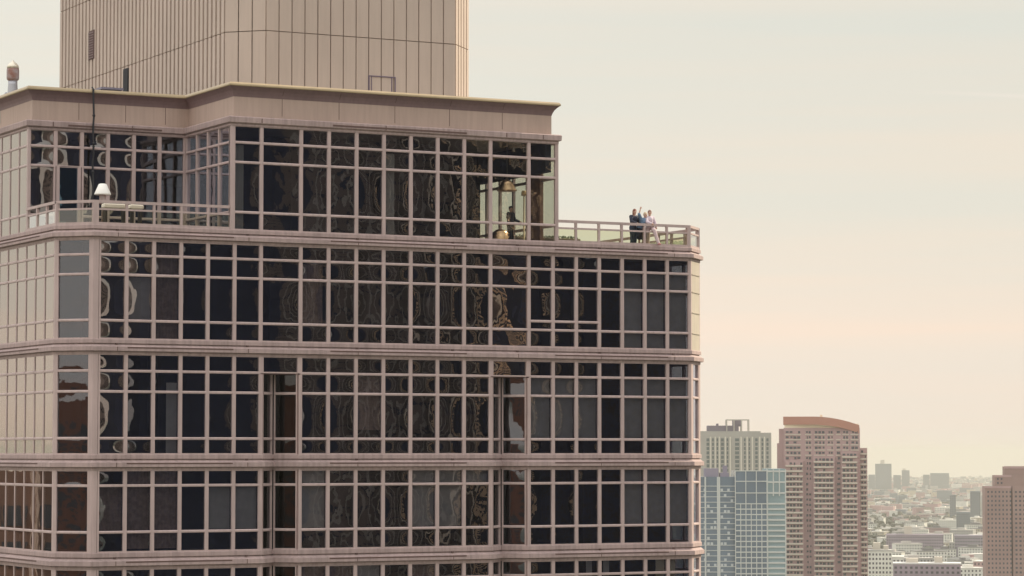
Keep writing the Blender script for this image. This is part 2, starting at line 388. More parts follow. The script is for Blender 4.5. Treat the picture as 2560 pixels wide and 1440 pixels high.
B5 = {7: whole(-8.4, -5, curtain_m), 8: whole(-8.4, -5, curtain_m), 9: whole(-8.4, -5, blind_m), 11: whole(-8.4, -5, curtain_m), 17: [(-8, -5, blind_m, .5, .8)], 20: [(-8, -5, cream_m, .55, 1)], 21: [(-8, -5, cream_m, 0, .4)], 18: [(-8, -5, blind_m, .2, .5)]}
for i, (a, b, k) in enumerate(bays):
    ex = 1.6 if i in (0, 1, 13, 14, 15, 16, 17) else (.6 if i in (2, 3, 4, 5, 18, 19, 20, 21) else (2.6 if i == 14 else 1.7))
    rows2 = Z2 if i not in (15, 16, 17) else [4.83, 5.62, 6.02, 7.58, 8.42, 9.07]
    gl = bright_g if i < 2 or i == 14 else None
    win((a, 0), (b, 0), rows2, blind=B2.get(i), extra=ex, gm=gl)
    if k == 'n':
        win((a, 0), (b, 0), Z3, blind=B3.get(i), extra=ex, gm=bright_g if i == 0 else None)
        for zz, bb in ((Z4, B4), (Z5, B5)): win((a, 0), (b, 0), zz, blind=bb.get(i), extra=ex*.5)
        win((a, 0), (b, 0), Z6, extra=.5)
    else:
        win((a, 0), (b, 0), [3.47, 4.19], extra=ex, hw=.14, gm=bright_g if i == 14 else None)
for nn in (N1, N2):
    c = (sum(nn)/2, (nn[1]-nn[0])/2)
    for zz in (Z3[:4], Z4, Z5, Z6):
        win((nn[0]+.06, .06), (c[0]-.03, c[1]-.03), zz, hw=.05, extra=.4, gm=notch_g); win((c[0]+.03, c[1]-.03), (nn[1]-.06, .06), zz, hw=.05, extra=1.0, gm=notch_g if nn is N1 else glass_m)
    for q, s_ in ((nn[0], -1), (nn[1], 1)):
        for z0, z1 in ((Z3[0], 3.41), (Z4[0], Z4[-1]), (Z5[0], Z5[-1]), (Z6[0], Z6[-1])):
            xa = q if s_ > 0 else q-.1; p = MB(); p.box(xa, xa+.1, -.012, .2, E+z0, E+z1); p.build('notch_post', frame_m, tower)
    p = MB(); p.prism([(nn[0]-.08, .132), (nn[1]+.08, .132), (c[0]+.05, c[1]+.15), (c[0]-.05, c[1]+.15)], E+3.42, E+3.5)
    p.build('notch_ceiling', soffit_m, tower)
# chamfers and side faces
def seg(p, q, n):
    p, q = Vector(p), Vector(q); return [tuple(p + (q-p)*k/n) for k in range(n+1)]
for zz in (Z2, Z3, Z4, Z5, Z6):
    win((LF+.07, CH-.07), (LF+CH-.10, .10), zz, hw=.06, extra=.5)
    if zz is Z2:
        cp = MB(); cp.prism([(.10, .10), (RF-.07, CH-.07), (RF-.16, CH+.02), (.01, .19)], E+zz[0], E+zz[-1]); cp.build('chamfer_sheen_panel', mat('cream_sheen', (.50, .44, .36), .7, var=.1, vscale=.8, stain=.1), tower)  # opaque panel; its cream stands in for pale reflective glass
        for q_ in list(zz[1:-1]) + [6.6]:
            jt = MB(); jt.prism([(.12, .08), (RF-.05, CH-.09), (RF-.09, CH-.05), (.08, .12)], E+q_-.02, E+q_+.02); jt.build('joint', mat('cream_joint', (.38, .33, .27), .8), tower)
    else: win((.10, .10), (RF-.07, CH-.07), zz, hw=.24, extra=.3, blind=[(zz[0], zz[-1], curtain_m, 0, 1)])
    s_ = seg((LF, BACK), (LF, CH+.1), 23)
    for a, b in zip(s_, s_[1:]): win(a, b, zz, extra=.8, hw=.05, gy=.03, gm=side_g)
    s_ = seg((RF, CH+.1), (RF, BACK), 23)
    for a, b in zip(s_, s_[1:]): win(a, b, zz, extra=.4, hw=.07)
for z0, z1 in ((Z2[0], Z2[-1]), (Z3[0], Z3[-1]), (Z4[0], Z4[-1]), (Z5[0], Z5[-1]), (Z6[0], Z6[-1])):
    z0 += E; z1 += E
    for poly in ([(LF+CH, 0), (LF+CH+.24, 0), (LF+CH+.24, .2), (LF+CH-.02, .3), (LF+CH-.10, .1)], [(-.06, .0), (0, 0), (.10, .10), (.02, .25), (-.06, .2)],
                 [(LF, CH+.1), (LF, CH), (LF+.07, CH-.07), (LF+.2, CH+.1)], [(RF, CH+.1), (RF-.2, CH+.1), (RF-.07, CH-.07), (RF, CH)]):
        p = MB(); p.prism(poly, z0, z1); p.build('corner_post', frame_m, tower)
# penthouse: front block, setback block, left face
PL, PR, PB, SB = -23.42, -7.16, 14.0, 5.43
phf = [b for b in bays]
for i, (a, b, k) in enumerate(bays):
    if 6 <= i <= 15 or i == 5:
        a2 = PL+.14 if i == 5 else a; b2 = PR-.05 if i == 15 else b
        cg = glass_c if i in (13, 14, 15) else None
        bl = [(9.75, 13.45, column_m, .0, .42)] if i == 5 else ([(9.75, 13.4, column_m, 0, .45)] if i == 10 else None)
        win((a2, 0), (b2, 0), ZPH, gm=cg, blind=bl, extra=1.4 if i > 8 else .7)
s_ = [(PL - 1.222*k, SB) for k in range(6, -1, -1)]
for k, (a, b) in enumerate(zip(s_, s_[1:])):
    if k == 1:
        win(a, b, [12.66, 13.53, 14.26], extra=1.6, gm=bright_g); win((a[0]+.04, SB), (b[0]-.04, SB), [9.72, 12.66], gm=door_g, hw=.15, door=True, extra=.2, big=1e5)
    else: win(a, b, ZPH, extra=1.6 if k < 3 else .8, big=500, gm=bright_g if k < 4 else None)
s_ = seg((PL, SB-.02), (PL, .1), 4)
for a, b in zip(s_, s_[1:]): win(a, b, ZPH, extra=.3, hw=.06)
s_ = seg((PL-7.36, BACK), (PL-7.36, SB+.1), 20)
for a, b in zip(s_, s_[1:]): win(a, b, ZPH, extra=.5, hw=.05, gy=.03, gm=side_g)
s_ = seg((PR, .1), (PR, PB), 10)
for a, b in zip(s_, s_[1:]): win(a, b, ZPH, gm=glass_c, extra=.3, hw=.06)
for bx in ((PL, PL+.16, -.015, .2), (PR-.06, PR+.02, -.015, .12), (PL-7.40, PL-7.3, SB-.015, SB+.12)):
    p = MB(); p.box(*bx, E+9.69, E+14.26); p.build('corner_post', frame_m, tower)
emit_windows()

# penthouse ledge, parapet panels, flared cornice, coping
pp = [(PL-7.36, BACK), (PL-7.36, SB), (PL, SB), (PL, 0), (PR, 0), (PR, PB)]
m = MB()
m.sweep(pp, [(.03, E+14.34), (.03, E+14.25), (-.3, E+14.25), (-.3, E+14.34)])
m.sweep(pp, [(.08, E+14.37), (.13, E+14.40), (.14, E+14.62), (.10, E+14.66), (-.4, E+14.70), (-.4, E+14.34), (.0, E+14.34)])
led = m.build('string_course', precast, tower)
d = MB()
for x0, x1, y in ((-18.6, -11.95, 0), (-29.0, -24.6, SB)): d.box(x0, x1, y-.15, y-.12, E+14.45, E+14.52); d.build('drip_slot', gasket_m, led); d = MB()
for x, y in ((-22.0, 0), (-16.0, 0), (-9.9, 0), (-8.0, 0), (-29.7, SB), (-26.0, SB)): d = MB(); d.box(x-.02, x+.02, y-.145, y-.1, E+14.41, E+14.61); d.build('joint', gasket_m, led)
wl = MB(); OFF = -.22
wl.sweep(pp, [(OFF, E+14.69), (OFF, E+15.62), (-.5, E+15.62), (-.5, E+14.69)])
par = wl.build('parapet_wall', panel_m, tower)
j = MB()
for x in (-20.9, -18.15, -15.4, -12.65, -9.95): j.box(x-.012, x+.012, -OFF-.006, -OFF+.02, E+14.8, E+15.62)
for x in (-28.4, -26.2, -24.3): j.box(x-.012, x+.012, SB-OFF-.006, SB-OFF+.02, E+14.8, E+15.62)
j.build('joint', gasket_m, par)
c = MB()
c.sweep(pp, [(OFF+.004, E+15.56), (OFF+.04, E+15.68), (OFF+.11, E+15.82), (OFF+.21, E+15.93), (.06, E+15.99), (.06, E+16.03), (-.5, E+16.03), (-.5, E+15.56)])
cor = c.build('cornice', soffit_m, tower)
j = MB()
for x in (-20.9, -18.15, -15.4, -12.65, -9.95):
    j.quad([(x-.012, .16, E+15.7), (x+.012, .16, E+15.7), (x+.012, -.035, E+15.985), (x-.012, -.035, E+15.985)])
j.build('joint', gasket_m, cor)
c = MB()
c.sweep(pp, [(.09, E+16.0), (.11, E+16.03), (.10, E+16.09), (.05, E+16.165), (-.55, E+16.19), (-.55, E+16.0)])
c.build('coping', coping_m, tower)
# slabs, roofs, interior walls
def plan(inset=.2):
    i = inset; return [(LF+i, BACK), (LF+i, CH+.3), (LF+CH+.1, i), (-.1, i), (RF-i, CH+.3), (RF-i, BACK)]
cl = MB(); cl.box(-7.38, -7.2, 1.35, 2.4, E+9.62, E+12.95); cl.build('interior_column', mat('brown_marble', (.30, .17, .12), .5, var=.4, vscale=3), tower)
fl = MB()
for zt, zb in ((9.60, 9.12), (4.80, 4.22), (-.1, -.72), (Z4[0], Z5[-1]), (Z5[0], Z6[-1]), (Z6[0], Z6[0]-.6)):
    i = .31 if zt > 0 else 1.3; fl.prism(plan(i), E+zb, E+zt)
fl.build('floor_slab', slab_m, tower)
iw = MB()
for z0, z1 in ((4.8, 9.12), (-.1, 4.22), (Z4[0], -.72), (Z5[0], Z5[-1]), (Z6[0], Z6[-1])):
    iw.box(LF+1.7, RF-1.0, 2.6, BACK-.5, E+z0, E+z1)
    for x in (-26.2, -21.0, -16.2, -11.0, -5.1): iw.box(x, x+.15, 1.35, 2.6, E+z0, E+z1)
iw.box(PL+3.5, -11.6, 3.6, PB, E+9.6, E+14.3); iw.box(-11.6, -11.45, 3.6, PB, E+9.6, E+14.3); iw.box(-11.45, PR-.3, 7.3, 7.5, E+9.6, E+14.3); iw.box(PR-.5, PR-.2, .3, 7.3, E+12.95, E+14.3)
iw.box(PL-7+3, PL, SB+3, PB, E+9.6, E+14.3); iw.box(-19, -18.85, .5, 3.6, E+9.6, E+14.3); iw.box(-14.4, -14.25, .5, 3.6, E+9.6, E+14.3)
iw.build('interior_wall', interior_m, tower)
body = MB(); body.box(LF+1.5, RF-1.5, 1.5, BACK-.6, -2, E+Z6[0]-.6)
body.sweep([(LF, BACK), (LF, CH), (LF+CH, 0), (0, 0), (RF, CH), (RF, BACK)], [(0, E+Z6[0]), (0, -2), (-.6, -2), (-.6, E+Z6[0])])
body.build('lower_wall', precast, tower)
rf = MB(); rf.prism([(PL-7.1, BACK), (PL-7.1, SB+.4), (PL+.3, SB+.4), (PL+.3, .4), (PR-.4, .4), (PR-.4, PB), (PR-.4, BACK)], E+14.45, E+15.3)
rf.build('roof', roof_m, tower)
bk = MB(); bk.box(LF+.3, RF-.3, BACK-.3, BACK, E+Z6[0], E+9.1); bk.box(PL-7.2, PR-.3, BACK-.3, BACK-.02, E+9.6, E+15.9); bk.box(PR-.31, PR-.05, PB, BACK, E+9.6, E+15.9)
bk.build('rear_wall', precast, tower)

# terrace railings: posts, two rails, glass infill
def railing(path, posts):
    m = MB()
    m.sweep(path, [(-.01, E+10.74), (-.01, E+10.62), (-.13, E+10.62), (-.13, E+10.74)])
    m.sweep(path, [(-.02, E+10.40), (-.02, E+10.32), (-.11, E+10.32), (-.11, E+10.40)])
    m.sweep(path, [(.0, E+9.80), (.0, E+9.69), (-.15, E+9.69), (-.15, E+9.80)])
    r_ = m.build('railing', frame_m, tower)
    for (x, y, wx, wy) in posts:
        b = MB(); b.box(x-wx, x+wx, y-wy, y+wy, E+9.69, E+10.72); b.build('post', frame_m, r_)
    gl = MB(); uvl = gl.bm.loops.layers.uv.new('UVMap'); pl = gl.bm.loops.layers.float_color.new('pid')
    for a, b in zip(path, path[1:]):
        a, b = Vector(a), Vector(b); n = max(1, round((b-a).length/1.23)); d = (b-a).normalized(); nn = Vector((-d.y, d.x))*.065
        for k in range(n):
            p, q = a+(b-a)*k/n + nn, a+(b-a)*(k+1)/n + nn
            f = gl.quad([(p.x, p.y, E+9.78), (q.x, q.y, E+9.78), (q.x, q.y, E+10.34), (p.x, p.y, E+10.34)], rail_g)
            for lp, u in zip(f.loops, ((0, 0), (1, 0), (1, 1), (0, 1))): lp[uvl].uv = u; lp[pl] = (.5, .5, .5, 1)
    gl.build('glass_panel', rail_g, r_)
railing([(PR+.02, 0), (0, 0), (RF, CH), (RF, 13.0), (PR, 13.0)], [(x, .07, .05, .055) for x in RB[2:-1]] + [(-.09, .09, .09, .085), (RF-.09, CH+.05, .07, .09)] + [(RF-.07, CH+1.25*k, .055, .06) for k in range(1, 10)] + [(PR+1.2*k, 12.93, .06, .055) for k in range(1, 7)])
railing([(LF, SB-.05), (LF, CH), (LF+CH, 0), (PL-.02, 0)], [(x, .07, .05, .055) for x in LB[1:5]] + [(LF+CH+.1, .09, .13, .085), (LF+.09, CH+.05, .08, .09)] + [(LF+.07, CH+1.3*k, .055, .06) for k in range(1, 4)])

# ribbed rooftop box
SU0, SU1, SV, SC, SZ1 = -19.68, -9.95, 5.0, 1.45, 44.0
sh = MB()
outl = [(SU0-SC, 29.9), (SU0-SC, SV+SC), (SU0, SV), (SU1, SV), (SU1+SC, SV+SC), (SU1+SC, 29.9)]
seams = [15.2, 19.33, 23.45, 27.6, 31.7, 35.8, 39.9, SZ1]
for s0, s1 in zip(seams, seams[1:]):
    for (a, b), pitch, gw, gd in zip(zip(outl, outl[1:]), (.535, .64, .635, .42, .535), (.21, .055, .055, .12, .21), (.16, .07, .07, .10, .16)):
        a, b = Vector(a), Vector(b); ln = (b-a).length; n = max(2, round(ln/pitch)); st = ln/n; d = (b-a).normalized()
        M = Matrix(((d.x, -d.y, 0, a.x), (d.y, d.x, 0, a.y), (0, 0, 1, 0), (0, 0, 0, 1)))
        for k in range(n): sh.box(k*st+gw/2, (k+1)*st-gw/2, 0, gd, E+s0+.02, E+s1-.02, M=M)
shaft = sh.build('rooftop_box', shaft_m, tower)
core = MB(); core.prism([(SU0-SC+.12, 29.8), (SU0-SC+.12, SV+SC+.06), (SU0+.06, SV+.07), (SU1-.06, SV+.07), (SU1+SC-.11, SV+SC+.06), (SU1+SC-.11, 29.8)], E+15.2, E+SZ1-.1)
core.build('backing', groove_m, shaft)
xl = SU0-SC
lv = MB()
yv0, yv1 = 24.3, 25.15
lv.box(xl-.03, xl+.14, yv0, yv1, E+20.3, E+21.8, gasket_m)
for k in range(11):
    z = E+20.35+k*.13; lv.box(xl-.06, xl-.025, yv0+.03, yv1-.03, z, z+.055, soffit_m)
lv.build('louvre', parent=shaft)
dd = MB(); dd.box(xl-.05, xl+.14, 19.2, 19.85, E+15.2, E+19.2, dark_m); dd.build('door', parent=shaft)
dd = MB()
dx0, dx1, dz = -14.5, -13.1, 17.58+E
for q in ((dx0, dx0+.05), (dx1-.05, dx1), (dx0+.14, dx0+.17), (dx1-.22, dx1-.18)): dd.box(q[0], q[1], SV-.03, SV+.01, E+15.2, dz)
dd.box(dx0+.05, dx1-.05, SV-.034, SV+.01, dz-.05, dz-.003)
dd.build('door_frame', mat('purple_steel', (.16, .12, .17), .5), shaft)

# ------------------------------------------------------------------ small things on roof and terraces
zinc = mat('zinc', (.42, .42, .45), .4, metal=.5)
rust = mat('rust', (.42, .36, .36), .6, var=.5, vscale=3, c2=(.26, .12, .09))
fx, fy = -30.0, 10.2
t = thing('flue', (fx, fy, E+14.9), 'round galvanised flue pipe with a domed cowl at the left roof edge', 'flue')
m = MB(); m.lathe((fx, fy, E+14.9), [(.24, 0), (.24, 1.5), (.21, 1.9), (.21, 2.1)]); m.build('pipe', zinc, t, True)
m = MB(); m.lathe((fx, fy, E+16.95), [(.18, 0), (.27, .08), (.285, .15), (.285, .5), (.27, .6)]); m.build('cowl', rust, t, True)
m = MB(); m.lathe((fx, fy, E+17.55), [(.28, 0), (.25, .13), (.16, .24), (.06, .3), (.04, .36)]); m.build('dome', mat('bright_zinc', (.75, .68, .55), .35, metal=.4), t, True)
m = MB(); m.tube([(fx-.5, fy, E+15.0), (fx-.5, fy, E+16.2), (fx-.28, fy, E+16.4)], .07); m.build('side_pipe', zinc, t, True)
t = thing('roof_hatch', (-24.6, 12.8, E+15.3), 'low purple-grey mechanical hatch behind the parapet beside the ribbed box', 'hatch')
m = MB(); m.box(-25.0, -24.1, 12.1, 13.6, E+15.3, E+17.1); m.build('housing', mat('hatch_grey', (.22, .20, .26), .6), t, bevel=.04)
m = MB(); m.prism([(-25.1, 12.0), (-24.0, 12.0), (-24.0, 13.7), (-25.1, 13.7)], E+17.1, E+17.2); m.build('lid', mat('hatch_grey', (0, 0, 0)), t)
# black cable over the cornice
cx = -27.87
pts = [(cx, SB-.02, E+16.25), (cx, SB-.17, E+16.17), (cx+.01, SB-.2, E+15.4)] + [(cx+.02*math.sin(k*1.7), SB-.22+.01*math.cos(k), E+15.4-k*.42) for k in range(1, 14)]
m = MB(); m.tube(pts, .045, 6)
for k in range(2, 13, 3): m.ball(pts[k+1], .075, seg=8)
tag(m.build('cable', mat('black_rubber', (.015, .015, .02), .6)), 'thin black cable hanging from the cornice down to the left terrace', 'cable')
# terrace lamp with white shade
lx, ly = -29.0, .75
t = thing('lamp', (lx, ly, E+9.6), 'white cone-shaded outdoor lamp standing behind the left terrace railing', 'lamp')
m = MB(); m.lathe((lx, ly, E+11.03), [(.36, 0), (.355, .05), (.17, .46), (.12, .48)], 28); m.build('lamp_shade', mat('white_shade', (.85, .82, .76), .5), t, True)
m = MB(); m.lathe((lx, ly, E+9.6), [(.16, 0), (.16, .05), (.05, .08), (.05, 1.0), (.14, 1.05), (.14, 1.43)]); m.build('lamp_post', rust, t)
# pale bars in the railing slot, standing in for mirrored glints
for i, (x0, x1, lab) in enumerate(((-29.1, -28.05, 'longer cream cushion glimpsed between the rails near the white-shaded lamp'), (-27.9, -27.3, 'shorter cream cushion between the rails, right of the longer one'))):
    t = thing('glint_bar', ((x0+x1)/2, .45, E+9.6), lab.replace('cushion', 'glint bar'), 'glint_bar')
    m = MB(); m.box(x0, x1, .25, .65, E+10.44, E+10.63); m.build('glint_strip', mat('glint_cream', (.95, .87, .7), .7), t, bevel=.04)
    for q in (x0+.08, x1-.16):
        m = MB(); m.box(q, q+.08, .3, .6, E+9.6, E+10.42); m.build('leg', mat('glint_bar_leg', (.06, .04, .03), .7), t)
t = thing('planter', (-2.3, 10.0, E+9.6), 'low brown planter box at the far side of the right terrace, behind the glass railing', 'planter')
m = MB(); m.box(-4.2, -.5, 9.8, 10.3, E+9.6, E+10.72); m.build('trough', mat('planter_wood', (.20, .15, .10), .8, var=.2, vscale=3), t, bevel=.03)
m = MB(); rp = random.Random(3)
for k in range(260):
    p = Vector((rp.uniform(-4.1, -.6), rp.uniform(9.85, 10.25), E+10.7+rp.random()*.1)); a = rp.uniform(0, 6.28); l = .07
    m.quad([p, p+Vector((l*math.cos(a), l*math.sin(a), .02)), p+Vector((l*math.cos(a)-.02, l*math.sin(a)+.02, .07)), p+Vector((-.01, .02, .05))])
m.build('plant', mat('planter_green', (.09, .11, .05), .8), t)
# copper dome and stack stand in for mirrored glints; post inside the glazed corner
copper = mat('copper', (.85, .58, .40), .32, metal=1)
t = thing('glint_dome', (-9.35, 1.0, E+14.2), 'copper dome standing in for a mirrored glint inside the glazed penthouse corner', 'lamp')
m = MB(); m.lathe((-9.3, 1.0, E+12.05), [(.46, 0), (.47, .05), (.36, .16), (.38, .2), (.27, .34), (.28, .38), (.15, .52), (.05, .56), (.05, .6)], 28); m.build('lamp_shade', copper, t, True)
m = MB(); m.tube([(-9.3, 1.0, E+12.6), (-9.3, 1.0, E+14.2)], .03, 8); m.build('cord', dark_m, t)
t = thing('glint_stack', (-9.75, .8, E+9.6), 'low copper stack standing in for a glint on the penthouse floor left of the person behind the glass', 'glint_shape')
m = MB(); m.lathe((-9.75, .8, E+9.6), [(.3, 0), (.42, .12), (.36, .2), (.42, .3), (.34, .38), (.38, .48), (.2, .62), (.08, .66)], 28); m.build('body', copper, t, True)
t = thing('floor_lamp', (-8.6, 1.6, E+9.6), 'thin brass pole lamp right of the person in the glazed penthouse corner', 'lamp')
m = MB(); m.lathe((-8.3, 1.2, E+9.6), [(.16, 0), (.16, .04), (.04, .06), (.035, 2.3), (.03, 2.32)]); m.build('pole', mat('brass', (.50, .38, .24), .5), t, True)
m = MB(); m.lathe((-8.3, 1.2, E+11.9), [(.14, 0), (.10, .22)], 16); m.build('lamp_shade', mat('shade_amber', (.6, .4, .2), .6), t, True)

# ------------------------------------------------------------------ people
skin = mat('skin', (.55, .33, .25), .6); navy = mat('navy_cloth', (.025, .028, .05), .85); jeans = mat('dark_jeans', (.04, .055, .09), .85)
def remesh(o, v):
    r = o.modifiers.new('remesh', 'REMESH'); r.mode = 'VOXEL'; r.voxel_size = v; r.use_smooth_shade = True
    s = o.modifiers.new('smooth', 'SMOOTH'); s.factor = .5; s.iterations = 2
def limb(m, pts):
    P = [Vector(p[:3]) for p in pts]; rr = [p[3] for p in pts]
    for i, p in enumerate(P): m.ball(p, rr[i], seg=12)
    for a, b, ra, rb in zip(P, P[1:], rr, rr[1:]): m.tube([a, a*.66+b*.34, a*.34+b*.66, b], [ra, ra*.67+rb*.33, ra*.33+rb*.67, rb], 12)
def person(loc, face, label, J, cloth, top_c, bottom_c, hair_c, sleeves='long', legs='long', long_hair=False, skirt=False):
    """J: joints in a body frame (x right of the figure, y where it faces, z up), every limb posed by its joints"""
    t = thing('person', loc, label, 'person'); a = R(face)
    Mx = Matrix.Translation(loc) @ Matrix.Rotation(a, 4, 'Z')
    def X(p): return Mx @ Vector(p)
    def pt(n, r): q = X(J[n]); return (q.x, q.y, q.z, r)
    b = MB()
    limb(b, [pt('pelvis', .13), pt('waist', .115), pt('chest', .13), pt('neck', .055)]); limb(b, [pt('neck', .055), pt('head', .07)])
    hd = X(J['head']); b.ball(hd, .1, (.82, .95, 1.18), 16)
    f = (Mx.to_3x3() @ Vector(J.get('look', (0, 1, 0)))).normalized(); rr_ = f.cross(Vector((0, 0, 1))).normalized()
    b.ball(hd + f*.1 - Vector((0, 0, .015)), .019, (1, 1, 1.4), 8)                          # nose
    b.ball(hd + f*.075 - Vector((0, 0, .085)), .035, seg=8)                                  # chin
    for s in (-1, 1): b.ball(hd + rr_*.085*s - f*.005, .022, (.6, 1, 1.4), 8)                # ears
    for s in 'LR':
        limb(b, [pt('sho'+s, .055), pt('elb'+s, .042), pt('wri'+s, .027)])
        wr, el = X(J['wri'+s]), X(J['elb'+s]); d = (wr-el).normalized(); sd_ = d.cross(f).normalized() if d.cross(f).length > .1 else rr_
        palm = wr + d*.05; b.ball(palm, .042, (1, .9, 1), 10)
        for k in range(4): limb(b, [(*(palm + sd_*(.027-.018*k)), .011), (*(palm + sd_*(.036-.024*k) + d*(.07 - .008*abs(k-1.4)) + f*.012), .009)])
        limb(b, [(*(palm + sd_*.03), .012), (*(palm + sd_*.06 + d*.03), .010)])
        limb(b, [pt('hip'+s, .09), pt('kne'+s, .058), pt('ank'+s, .04)])
        an = X(J['ank'+s]); limb(b, [(*an, .04), (*(an + Mx.to_3x3() @ Vector((0, .13, -.045))), .036)])
    o = b.build('body', skin, t); remesh(o, .011)
    e = MB()
    for s in (-1, 1): e.ball(hd + f*.088 + rr_*.033*s + Vector((0, 0, .01)), .012, seg=8)
    e.build('eye', dark_m, t); 
    h = MB(); h.ball(hd - f*.02 + Vector((0, 0, .03)), .108, (.88, .98, 1.1), 16)
    if long_hair: limb(h, [(*(hd - f*.05), .09), (*(hd - f*.09 - Vector((0, 0, .16))), .07), (*(hd - f*.1 - Vector((0, 0, .27))), .045)])
    h.build('hair', hair_c, t, True)
    c = MB(); limb(c, [pt('pelvis', .165), pt('waist', .165), pt('chest', .18)])
    for s in 'LR':
        limb(c, [pt('chest', .15), pt('sho'+s, .098)])
        limb(c, [pt('sho'+s, .092), pt('elb'+s, .075)] + ([pt('wri'+s, .052)] if sleeves == 'long' else []))
    o = c.build('shirt', top_c, t); remesh(o, .014)
    c = MB(); limb(c, [pt('pelvis', .152), pt('hipL', .115)]); limb(c, [pt('pelvis', .152), pt('hipR', .115)])
    if skirt: limb(c, [pt('pelvis', .15), pt('kneL', .15)]); limb(c, [pt('pelvis', .15), pt('kneR', .15)])
    for s in 'LR':
        if legs == 'long': limb(c, [pt('hip'+s, .13), pt('kne'+s, .10), pt('ank'+s, .078)])
        elif not skirt: limb(c, [pt('hip'+s, .11), pt('kne'+s, .085)])
    o = c.build('trousers' if not skirt else 'skirt', bottom_c, t); remesh(o, .014)
    c = MB()
    for s in 'LR':
        an = X(J['ank'+s]); dn = Mx.to_3x3() @ Vector((0, 1, 0)); limb(c, [(*(an - dn*.02 - Vector((0, 0, .035))), .05), (*(an + dn*.14 - Vector((0, 0, .05))), .042)])
    c.build('shoe', cloth, t, True)
    return t
def stand(lean=0):
    return dict(pelvis=(0, 0, .95), waist=(0, .02*lean, 1.1), chest=(0, .05*lean, 1.3), neck=(0, .08*lean, 1.47), head=(0, .11*lean, 1.62),
        shoL=(-.19, .05*lean, 1.38), shoR=(.19, .05*lean, 1.38), elbL=(-.25, .02, 1.1), elbR=(.25, .02, 1.1), wriL=(-.24, .15, .88), wriR=(.24, .15, .88),
        hipL=(-.1, 0, .9), hipR=(.1, 0, .9), kneL=(-.11, .03, .5), kneR=(.11, .03, .5), ankL=(-.11, 0, .085), ankR=(.11, 0, .085))
FZ = E+9.6
black_shoe = mat('black_shoe', (.02, .02, .02), .5)
# left: dark top, looking to the right group, hands on the rail
J = stand(.6); J.update(elbR=(.32, .16, 1.17), wriR=(.22, .38, 1.08), elbL=(-.30, .12, 1.14), wriL=(-.16, .35, 1.06), look=(.3, 1, -.1))
J.update(chest=(0, .06, 1.31), neck=(.02, .1, 1.49), head=(.03, .13, 1.64), shoL=(-.21, .05, 1.40), shoR=(.21, .05, 1.40))
person((-2.83, .55, FZ+.06), -160, 'auburn-haired person in dark top and trousers at the railing, leftmost of three', J, black_shoe, navy, jeans, mat('auburn_hair', (.20, .07, .045), .7), long_hair=True)
# middle: blue top, arm raised, leaning sideways over the rail
J = stand(.8)
J.update(pelvis=(.05, 0, .95), waist=(0, .05, 1.09), chest=(-.08, .12, 1.24), neck=(-.12, .16, 1.40), head=(-.12, .20, 1.53), shoL=(-.27, .13, 1.31), shoR=(.09, .12, 1.31),
         elbR=(.26, .2, 1.55), wriR=(.20, .22, 1.79), elbL=(-.34, .26, 1.08), wriL=(-.1, .42, 1.05), look=(.2, 1, .1))
person((-2.44, .50, FZ+.03), -172, 'fair-haired person in a blue top raising one arm at the railing, middle of three', J, black_shoe, mat('blue_denim', (.14, .21, .31), .85), mat('dark_skirt', (.02, .02, .035), .85), mat('blond_hair', (.50, .40, .27), .7), sleeves='short', legs='short', skirt=True)
# right: pale top, one pale leg hooked over the rail
J = stand(.4)
J.update(pelvis=(0, 0, 1.03), waist=(0, .02, 1.16), chest=(.02, .03, 1.34), neck=(.03, .05, 1.5), head=(.03, .07, 1.65), shoL=(-.17, .03, 1.42), shoR=(.2, .03, 1.42),
         hipL=(-.1, .02, 1.0), kneL=(.06, .46, .80), ankL=(-.10, .58, .20), elbL=(-.28, .08, 1.16), wriL=(-.24, .2, .98), elbR=(.28, .2, 1.2), wriR=(.16, .38, 1.12), look=(.6, 1, -.2))
person((-2.02, .42, FZ+.02), -175, 'brown-haired person in pale lilac shirt with one leg over the railing, rightmost of three', J, mat('pink_shoe', (.5, .2, .2), .6), mat('lilac_cloth', (.55, .47, .53), .85), mat('pale_pink', (.58, .45, .46), .85), mat('brown_hair', (.24, .13, .10), .7))
# inside the glazed corner
J = stand(.2); J.update(elbR=(.36, .08, 1.2), wriR=(.5, .2, 1.08), elbL=(-.33, .02, 1.14), wriL=(-.42, .22, 1.05), look=(.5, 1, 0))
person((-8.93, 1.35, FZ+.04), -150, 'person in dark clothes standing inside the glazed penthouse corner under the copper dome', J, black_shoe, mat('dark_shirt', (.02, .018, .03), .9), mat('black_trousers', (.015, .015, .02), .9), mat('black_hair', (.01, .01, .01), .7))

